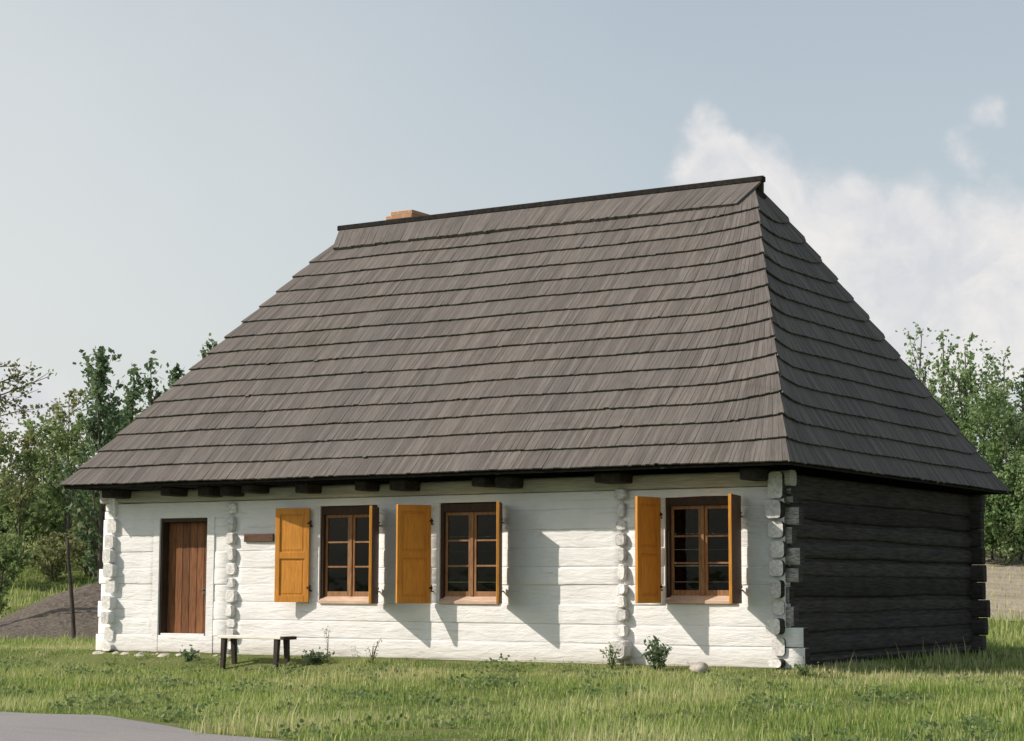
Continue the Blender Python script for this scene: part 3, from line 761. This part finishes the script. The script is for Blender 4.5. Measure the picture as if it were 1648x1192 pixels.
# ------------------------------------------------------------------ vegetation
def leaf_quads(C, size, flat=0., aspect=.62):
    n = len(C); a = rng.normal(size=(n, 3)); a /= np.linalg.norm(a, axis=1)[:, None]
    b = rng.normal(size=(n, 3)); b -= (a*b).sum(1)[:, None]*a; b /= np.linalg.norm(b, axis=1)[:, None]
    s = size*rng.uniform(.6, 1.3, n)[:, None]
    v = np.stack([C-a*s*.5, C+b*s*.5*aspect-a*s*.05, C+a*s*.5, C-b*s*.5*aspect-a*s*.05], 1).reshape(-1, 3)
    f = np.arange(4*n).reshape(-1, 4); return v, f
def make_tree(name, loc, H, Rr, material, label, cat='tree', group='trees behind the cottage', leaf=.13, n=5000, nb=26, low=.18, upang=55, bare=.0, trunk_r=None, shape='spire', lean=(0, 0), stems=1):
    root = empty(name, loc); tag(root, label, cat, group)
    tb = MB(); segs = []
    tr = trunk_r or H*.014
    for sidx in range(stems):
        ang = rng.uniform(0, 6.28); sp = 0 if stems == 1 else Rr*.45*rng.uniform(.3, 1)
        Hs = H*(1 if sidx == 0 else rng.uniform(.62, .95))
        topv = np.array([lean[0]+sp*math.cos(ang), lean[1]+sp*math.sin(ang), Hs])
        k = 9; pts = []
        ph = rng.uniform(0, 6, 2)
        for i in range(k):
            t = i/(k-1); pts.append((topv[0]*t**1.2+.02*H*math.sin(4*t+ph[0])*t, topv[1]*t**1.2+.02*H*math.sin(3.3*t+ph[1])*t, -.1+(Hs+.1)*t))
        tb.tube(pts, [tr*(1-.88*i/(k-1)) for i in range(k)], 7)
        pa = np.array(pts)
        for b in range(max(4, nb//stems)):
            t = low+(1-low)*((b+rng.uniform(0, 1))/max(4, nb//stems)); t = min(t, .97)
            q = t*(k-1); i = min(int(q), k-2); p = pa[i]+(pa[i+1]-pa[i])*(q-i)
            tt = (t-low)/(1-low)
            if shape == 'spire': env = (1-tt)**.7*.95+.12; env *= min(1, .45+tt*3)
            elif shape == 'round': env = math.sqrt(max(.03, 1-(2*tt-.85)**2/1.4))
            else: env = .55+.5*math.sin(math.pi*min(1, tt*1.1))
            ln = Rr*env*rng.uniform(.55, 1.2); az = rng.uniform(0, 6.28); el = R_(upang+rng.uniform(-18, 16))
            d = np.array([math.cos(az)*math.cos(el), math.sin(az)*math.cos(el), math.sin(el)])
            ln = ln/max(.35, math.cos(el)) if upang > 50 else ln*1.15
            ln = min(ln, max(.3, (Hs*1.03-p[2])/max(.2, d[2])))
            pm = p+d*ln*.5+np.array([0, 0, -.03*ln]); pe = p+d*ln+np.array([0, 0, .04*ln])
            r1 = tr*(1-.8*t)*.5
            tb.tube([tuple(p), tuple(pm), tuple(pe)], [r1, r1*.6, r1*.2], 5)
            segs.append((p, pm, pe, ln))
            for _ in range(3):
                s = rng.uniform(.35, .95); q0 = p+(pe-p)*s; dd = d+rng.normal(0, .55, 3); dd[2] += .25; dd /= np.linalg.norm(dd)
                l2 = ln*rng.uniform(.2, .42); q1 = q0+dd*l2; tb.tube([tuple(q0), tuple(q1)], [r1*.4, r1*.12], 4); segs.append((q0, (q0+q1)/2, q1, l2))
        segs.append((pa[-3], pa[-2], pa[-1], Hs*.25))
    tb.build('trunk', M_BARK, root)
    wts = np.array([s[3] for s in segs]); wts /= wts.sum(); pick = rng.choice(len(segs), n, p=wts); t = rng.uniform(.18+bare, 1.05, n)
    P0 = np.array([s[0] for s in segs])[pick]; P2 = np.array([s[2] for s in segs])[pick]; LN = np.array([s[3] for s in segs])[pick]
    C = P0+(P2-P0)*t[:, None]+rng.normal(0, 1, (n, 3))*np.clip(LN*.10, .035, .22)[:, None]*np.array([1, 1, .85])
    C = C[C[:, 2] > .08]
    clump = rng.uniform(0, 1, len(segs))[pick][:len(C)] if len(C) == n else rng.uniform(0, 1, len(C))
    v, f = leaf_quads(C, leaf); tone_ = np.clip(.55*clump+.45*rng.uniform(0, 1, len(C)), 0, 1)
    np_mesh('crown', v, f, tone_, material, root)
    return root
def tree_px(px, top, D, Rr, **kw):
    x, y = at_depth(px, D); z = float(terrain(x, y)); H = z_at(px, top, D)-z
    return make_tree(kw.pop('name', 'leafy_tree'), (x, y, z-.03), H, Rr, **kw)

GL = 'trees and bushes left of the cottage'
tree_px(168, 574, 48, .95, material=M_LEAFD, label='tallest slim dark green poplar left of the roof, a pointed spire', name='poplar_tree', group=GL, n=2900, nb=34, leaf=.15, upang=62, low=.12)
tree_px(212, 600, 50, .55, material=M_LEAFD, label='thin dark poplar just right of the tallest spire, standing against the sky', name='poplar_tree', group=GL, n=1400, nb=22, leaf=.15, upang=64, low=.15)
tree_px(246, 586, 50.5, .60, material=M_LEAFD, label='thin poplar with a forked top midway between the tallest spire and the roof edge', name='poplar_tree', group=GL, n=1500, nb=22, leaf=.15, upang=64, stems=2, low=.15)
tree_px(282, 592, 52, .5, material=M_LEAFD, label='short topped poplar half hidden behind the sloping roof edge', name='poplar_tree', group=GL, n=1300, nb=20, leaf=.15, upang=64, low=.2)
tree_px(330, 547, 50, .65, material=M_LEAFD, label='dark poplar whose tip alone rises over the sloping left roof edge', name='poplar_tree', group=GL, n=1700, nb=22, leaf=.15, upang=64, low=.2)
tree_px(112, 636, 58, 1.2, material=M_LEAFP, label='sparse pale tree with thin twigs left of the tallest poplar', group=GL, n=1200, nb=26, leaf=.13, upang=50, shape='round', low=.35)
tree_px(40, 704, 57, 2.0, material=M_LEAFP, label='broad loose tree at the left edge, lower than the poplars', group=GL, n=2300, nb=26, leaf=.14, upang=38, shape='round', low=.38)
tree_px(118, 690, 55, 1.7, material=M_LEAFM, label='rounded green tree below the tallest poplar', group=GL, n=2700, nb=26, leaf=.14, upang=42, shape='round', low=.38)
tree_px(196, 672, 54, 1.5, material=M_LEAFM, label='leafy tree tucked behind the left corner of the eaves', group=GL, n=3000, nb=26, leaf=.14, upang=42, shape='round', low=.32)
tree_px(-40, 712, 55, 2.0, material=M_LEAFM, label='green tree cut by the left border of the picture', group=GL, n=2300, nb=26, leaf=.14, upang=40, shape='round', low=.35)
# tree outside the left border whose limb reaches in
x, y = at_depth(-165, 40); z = float(terrain(x, y)); 
root = empty('leafy_tree', (x, y, z)); tag(root, 'pale leafy branch reaching in from the left border high above the bushes', 'tree', GL)
tb = MB(); tb.tube([(0, 0, -.1), (.05, 0, 1.6), (0, .05, 3.2), (.1, 0, 4.6), (.0, 0, 5.8)], [.12, .10, .08, .05, .02], 8)
rx, ry = .85, .527; segs = []
for (h, ln, rise_, ) in ((4.1, 3.15, 1.25), (4.5, 2.8, .95), (3.9, 2.6, .75), (4.9, 2.3, .7), (3.6, 2.5, 1.3), (1.6, 2.6, 1.7)):
    p0 = np.array([0, 0, h]); p1 = np.array([rx*ln*.55, ry*ln*.55, h+rise_*.55]); p2 = np.array([rx*ln, ry*ln, h+rise_])
    tb.tube([tuple(p0), tuple(p1), tuple(p2)], [.035, .02, .006], 6); segs += [(p0, p1), (p1, p2)]
    for q in range(8):
        s = rng.uniform(.3, 1); b0 = p0+(p2-p0)*s; b1 = b0+np.array([rx*.3, ry*.3, .1])+rng.normal(0, .16, 3); tb.tube([tuple(b0), tuple(b1)], [.009, .003], 4); segs.append((b0, b1))
tb.build('trunk', M_BARK, root)
pk = rng.integers(0, len(segs), 900); t = rng.uniform(0, 1.05, 900)[:, None]; A = np.array([s[0] for s in segs])[pk]; B = np.array([s[1] for s in segs])[pk]
C = A+(B-A)*t+rng.normal(0, .07, (900, 3)); C = np.concatenate([C, np.array([0, 0, 4.6])+rng.normal(0, .6, (500, 3))]); v, f = leaf_quads(C, .11); np_mesh('crown', v, f, rng.uniform(0, 1, len(C)), M_LEAFP, root)

def bush_px(px, top, D, Rr, material, label, n=2600, leaf=.12, group=GL, **kw):
    x, y = at_depth(px, D); z = float(terrain(x, y)); H = max(.5, z_at(px, top, D)-z)
    return make_tree('bush', (x, y, z-.05), H, Rr, material, label, 'bush', group, leaf=leaf, n=n, nb=kw.get('nb', 26), low=.06, upang=38, shape='bush', stems=4, trunk_r=.03)
bush_px(8, 880, 46, .7, M_LEAFM, 'low round bush at the left border above the grey mound', n=1500)
bush_px(95, 862, 53, .9, M_LEAFP, 'yellowish bush on the grassy slope left of the pole', n=1500)
bush_px(150, 848, 54, 1.0, M_LEAFP, 'yellow green bush by the left corner of the cottage', n=1700)
bush_px(45, 790, 58, 1.3, M_LEAFM, 'green bush under the broad tree at the left border')
bush_px(125, 790, 60, 1.2, M_LEAFM, 'green bush beneath the tallest poplar', n=1600)
bush_px(-30, 820, 52, 1.2, M_LEAFM, 'green bush cut off by the left border')

GR = 'young trees right of the cottage'
for i, (px, top, D, Rr, n, mt, lab) in enumerate((
    (1478, 532, 60, 1.0, 1700, M_LEAFW, 'slender young tree right of the cottage, its tip nearest the roof edge'),
    (1524, 530, 61, 1.1, 1900, M_LEAFW, 'young tree second right of the roof edge, tip thin against the cloud'),
    (1562, 550, 60, 1.1, 1900, M_LEAFW, 'young tree with upright shoots, third right of the roof edge'),
    (1604, 572, 62, 1.2, 2100, M_LEAFW, 'young tree with leaning shoots, fourth right of the roof edge'),
    (1648, 596, 60, 1.3, 2300, M_LEAFW, 'leafy young tree cut by the right border'),
    (1690, 585, 61, 1.4, 1900, M_LEAFW, 'young tree mostly outside the right border'),
    (1440, 570, 63, 1.1, 2200, M_LEAFW, 'young tree mostly hidden behind the sloping right roof edge'))):
    tree_px(px, top, D, Rr, material=mt, label=lab, name='young_tree', group=GR, n=int(n*1.35), nb=38, leaf=.135, upang=64, low=.08, stems=3)
for px, top, D, Rr, lab in ((1540, 690, 59, 1.4, 'dense green bush low down beside the right slope of the roof'), (1590, 645, 58.5, 1.3, 'dense bright bush under the fourth young tree'), (1635, 625, 58, 1.3, 'dense tall bush at the right border below the young trees'), (1610, 760, 57, 1.2, 'low bush above the pale field right of the back corner'), (1668, 740, 57.5, 1.3, 'low bush partly outside the right border'), (1575, 770, 57.5, 1.1, 'low bush touching the tip of the right eaves')):
    bush_px(px, top, D, Rr, M_LEAFW, lab, n=4000, leaf=.13, group=GR, nb=40)

# far wood behind everything, one mass
def wood_mass():
    pts = []
    for D, r0_, r1_, hmin, hmax, nn in ((72, -42, 42, 3.2, 5.6, 60), (84, -55, 55, 4, 6.5, 60)):
        for k in range(nn):
            r = r0_+(r1_-r0_)*(k+rng.uniform(-.4, .4))/nn
            if abs(r+2) < 13 and D < 75: continue
            x = CAM.x-.527*D+.85*r; y = CAM.y+.85*D+.527*r; z = float(terrain(x, y)); h = rng.uniform(hmin, hmax)*(.58 if r < 0 else .8)
            m_ = 1100; q = rng.normal(0, 1, (m_, 3)); q /= np.linalg.norm(q, axis=1)[:, None]; q *= rng.uniform(.35, 1, m_)[:, None]**.6
            pts.append(np.array([x, y, z+h*.5])+q*np.array([1.5, 1.5, h*.52]))
    C = np.concatenate(pts); v, f = leaf_quads(C, .28); o = np_mesh('far_wood', v, f, rng.uniform(0, 1, len(C)), M_LEAFM)
    tag(o, 'far belt of trees closing the view behind the cottage', 'wood', None, 'stuff')
wood_mass()

# grass -------------------------------------------------------------
def blades(P, h, w, tn, bend=.45):
    n = len(P); az = rng.uniform(0, 2*np.pi, n); d = np.stack([np.cos(az), np.sin(az), np.zeros(n)], 1); s = np.stack([-np.sin(az), np.cos(az), np.zeros(n)], 1)
    wv = (s*w[:, None]*.5); b = (rng.uniform(.05, 1, n)*bend*h)[:, None]*d
    mid = P+b*.35+np.array([0, 0, .58])*h[:, None]; top = P+b+np.array([0, 0, 1.])*h[:, None]*(1-.12*rng.uniform(0, 1, n))[:, None]
    v = np.stack([P-wv, P+wv, mid+wv*.8, mid-wv*.8, top+wv*.12, top-wv*.12], 1).reshape(-1, 3)
    k = (np.arange(n)*6)[:, None]; f = np.concatenate([k+np.array([[0, 1, 2, 3]]), k+np.array([[3, 2, 4, 5]])], 1).reshape(-1, 4)
    return v, f, np.repeat(tn, 2)
def patch(x, y, sc, seed):
    r = np.random.default_rng(seed); z = 0
    for k in range(6):
        a = r.uniform(0, 6.28); q = sc*r.uniform(.6, 1.8); z = z+np.sin(x*math.cos(a)*q+y*math.sin(a)*q+r.uniform(0, 6.28))
    return z/6
def visible(x, y, mg=420):
    dx, dy = x-CAM.x, y-CAM.y; s = fw.x*dx+fw.y*dy; r = rt.x*dx+rt.y*dy; px = 824+3117.9*r/s
    return (px > -mg-60) & (px < 1648+mg+60) & (s > 12)
def grass_field(name, n, xr, yr, hmean, wmean, keepf, label, tall=None):
    x = rng.uniform(*xr, n); y = rng.uniform(*yr, n); k = visible(x, y) & keepf(x, y); x = x[k]; y = y[k]; n = len(x)
    cl = patch(x, y, 2.2, 3); cl2 = patch(x, y, .7, 5); cl3 = patch(x, y, 6., 9)
    keep = rng.uniform(0, 1, n) < np.clip(.70+.85*cl3+.5*cl, .10, 1); x, y, cl, cl2, cl3 = x[keep], y[keep], cl[keep], cl2[keep], cl3[keep]; n = len(x)
    h = hmean*np.exp(rng.normal(0, .38, n))*np.clip(1+1.0*cl+.5*cl2+.5*cl3, .3, 3)
    if tall is not None: h = h*tall(x, y)
    tn = np.clip(.42+.55*cl2+.45*cl+.40*cl3+rng.normal(0, .17, n), 0, 1); dry = rng.uniform(0, 1, n) < .055; tn[dry] = rng.uniform(.8, 1, dry.sum()); h[dry] *= 1.35
    P = np.stack([x, y, terrain(x, y)-.01], 1)
    v, f, t = blades(P, np.clip(h, .02, .6), wmean*rng.uniform(.6, 1.4, n), tn)
    o = np_mesh(name, v, f, t, M_GRASS); tag(o, label, 'grass', None, 'stuff'); return o
inhouse = lambda x, y: (x > -.12) & (x < L_+.12) & (y > -.16) & (y < W_+.2)
def keep_front(x, y):
    e = road_edge(x); d = y-e+.16*np.sin(3*x)+.08*np.sin(11*x)
    worn = (np.abs(x-1.3) < 1.2) & (y > -.75) & (y < 0)                    # trodden strip before the door
    return (~inhouse(x, y)) & (rng.uniform(0, 1, len(x)) < np.clip(d/.35, 0, 1)) & (~worn | (rng.uniform(0, 1, len(x)) < .25))
tallf = lambda x, y: (.46+.22*ss(x, 7, 15))*(.42+.58*ss(-y, .5, 2.4))*(.85+.2*ss(-y, 6, 1))
grass_field('meadow_grass', 450000, (-9, 24), (-12.5, 3), .13, .0105, keep_front, 'short sunlit meadow grass between the cottage and the road', tallf)
grass_field('rough_grass', 150000, (-22, 18), (-1, 22), .085, .016, lambda x, y: (~inhouse(x, y)) & ((y > 3) | (x < -.2) & (y > 1)) & (heap(x, y) < .10), 'rough grass beside and behind the cottage')
def keep_slope(x, y):
    s = -.527*(x-CAM.x)+.85*(y-CAM.y); return (s > 40) & (~fkeep(x, y)) & (heap(x, y) < .08)
grass_field('slope_grass', 130000, (-45, 22), (3, 50), .16, .03, keep_slope, 'yellow green grass on the slope under the trees')
x = rng.uniform(-25, 45, 60000); y = rng.uniform(5, 60, 60000); k = fkeep(x, y) & visible(x, y) & (rng.uniform(0, 1, 60000) < .5); x = x[k]; y = y[k]
P = np.stack([x, y, terrain(x, y)], 1); v, f, t = blades(P, rng.uniform(.06, .2, len(x)), np.full(len(x), .03), rng.uniform(.86, 1, len(x)))
o = np_mesh('stubble', v, f, t, M_GRASS); tag(o, 'dry pale stubble on the field right of the cottage', 'stubble', None, 'stuff')

# broad leaved ground weeds in patches
nn = 90000; x = rng.uniform(-5, 20, nn); y = rng.uniform(-12, -.3, nn); pt = patch(x, y, 3.2, 21)+.6*patch(x, y, 9, 22); k = visible(x, y) & (pt > .33) & (y > road_edge(x)+.15); x = x[k]; y = y[k]
hh = rng.uniform(.01, .13, len(x))*np.clip(pt[k]*1.6, .3, 1.3); v, f = leaf_quads(np.stack([x, y, terrain(x, y)+hh], 1), .055, aspect=.7)
o = np_mesh('ground_weeds', v, f, rng.uniform(0, .85, len(f)), M_LEAFM); tag(o, 'low broad leaved weeds growing in patches through the meadow grass', 'weeds', None, 'stuff')

# weeds by the wall
def weed(x, y, h, r, label, n=240, leaf=.05, material=M_LEAFM, stems=7):
    z = float(terrain(x, y)); root = empty('weed_plant', (x, y, z)); tag(root, label, 'plant', 'weeds along the foot of the wall')
    tb = MB(); Cs = []
    for k in range(stems):
        a = rng.uniform(0, 6.28); q = rng.uniform(.1, 1)*r; hh = h*rng.uniform(.6, 1.05); e = np.array([q*math.cos(a), q*math.sin(a)*.7, hh]); mid = e*np.array([.4, .4, .55])
        tb.tube([(0, 0, -.03), tuple(mid), tuple(e)], [.006, .005, .003], 4); t = rng.uniform(.15, 1.02, n//stems)[:, None]; Cs.append(np.where(t < .5, mid*t*2, mid+(e-mid)*(t-.5)*2)+rng.normal(0, .03, (n//stems, 3)))
    tb.build('stem', M_BARK, root); v, f = leaf_quads(np.concatenate(Cs), leaf, aspect=.5); np_mesh('leaves', v, f, rng.uniform(0, 1, len(f)), material, root)
weed(10.35, -.45, .42, .34, 'bushy dark weed clump below the last window', 520, .07, M_LEAFD, 11)
weed(9.62, -.40, .36, .14, 'small leafy weed at the foot of the cross wall log ends by the last shutter', 120, .06)
weed(4.72, -.28, .52, .06, 'single tall dry weed stalk against the wall under the first window', 40, .035, M_LEAFP, 2)
weed(5.55, -.3, .36, .16, 'spindly pale weed against the wall between the first two windows', 60, .035, M_LEAFP, 5)
weed(4.55, -.35, .16, .35, 'low dark weed patch right of the bench', 340, .06, M_LEAFD, 10)
weed(2.15, -.42, .16, .2, 'low weed tuft at the foundation stones right of the door', 200, .06, M_LEAFD, 8)
weed(12.42, -.40, .16, .22, 'low leafy weed at the right front corner of the cottage', 160, .05, M_LEAFM, 8)
mb = MB(); zz = float(terrain(10.95, -.42)); stone_mesh(mb, (0, 0, 0), (.13, .10, .075)); o = mb.build('stone', M_STONE); o.location = (10.95, -.42, zz+.05); tag(o, 'pale round stone in the grass below the last window', 'stone')
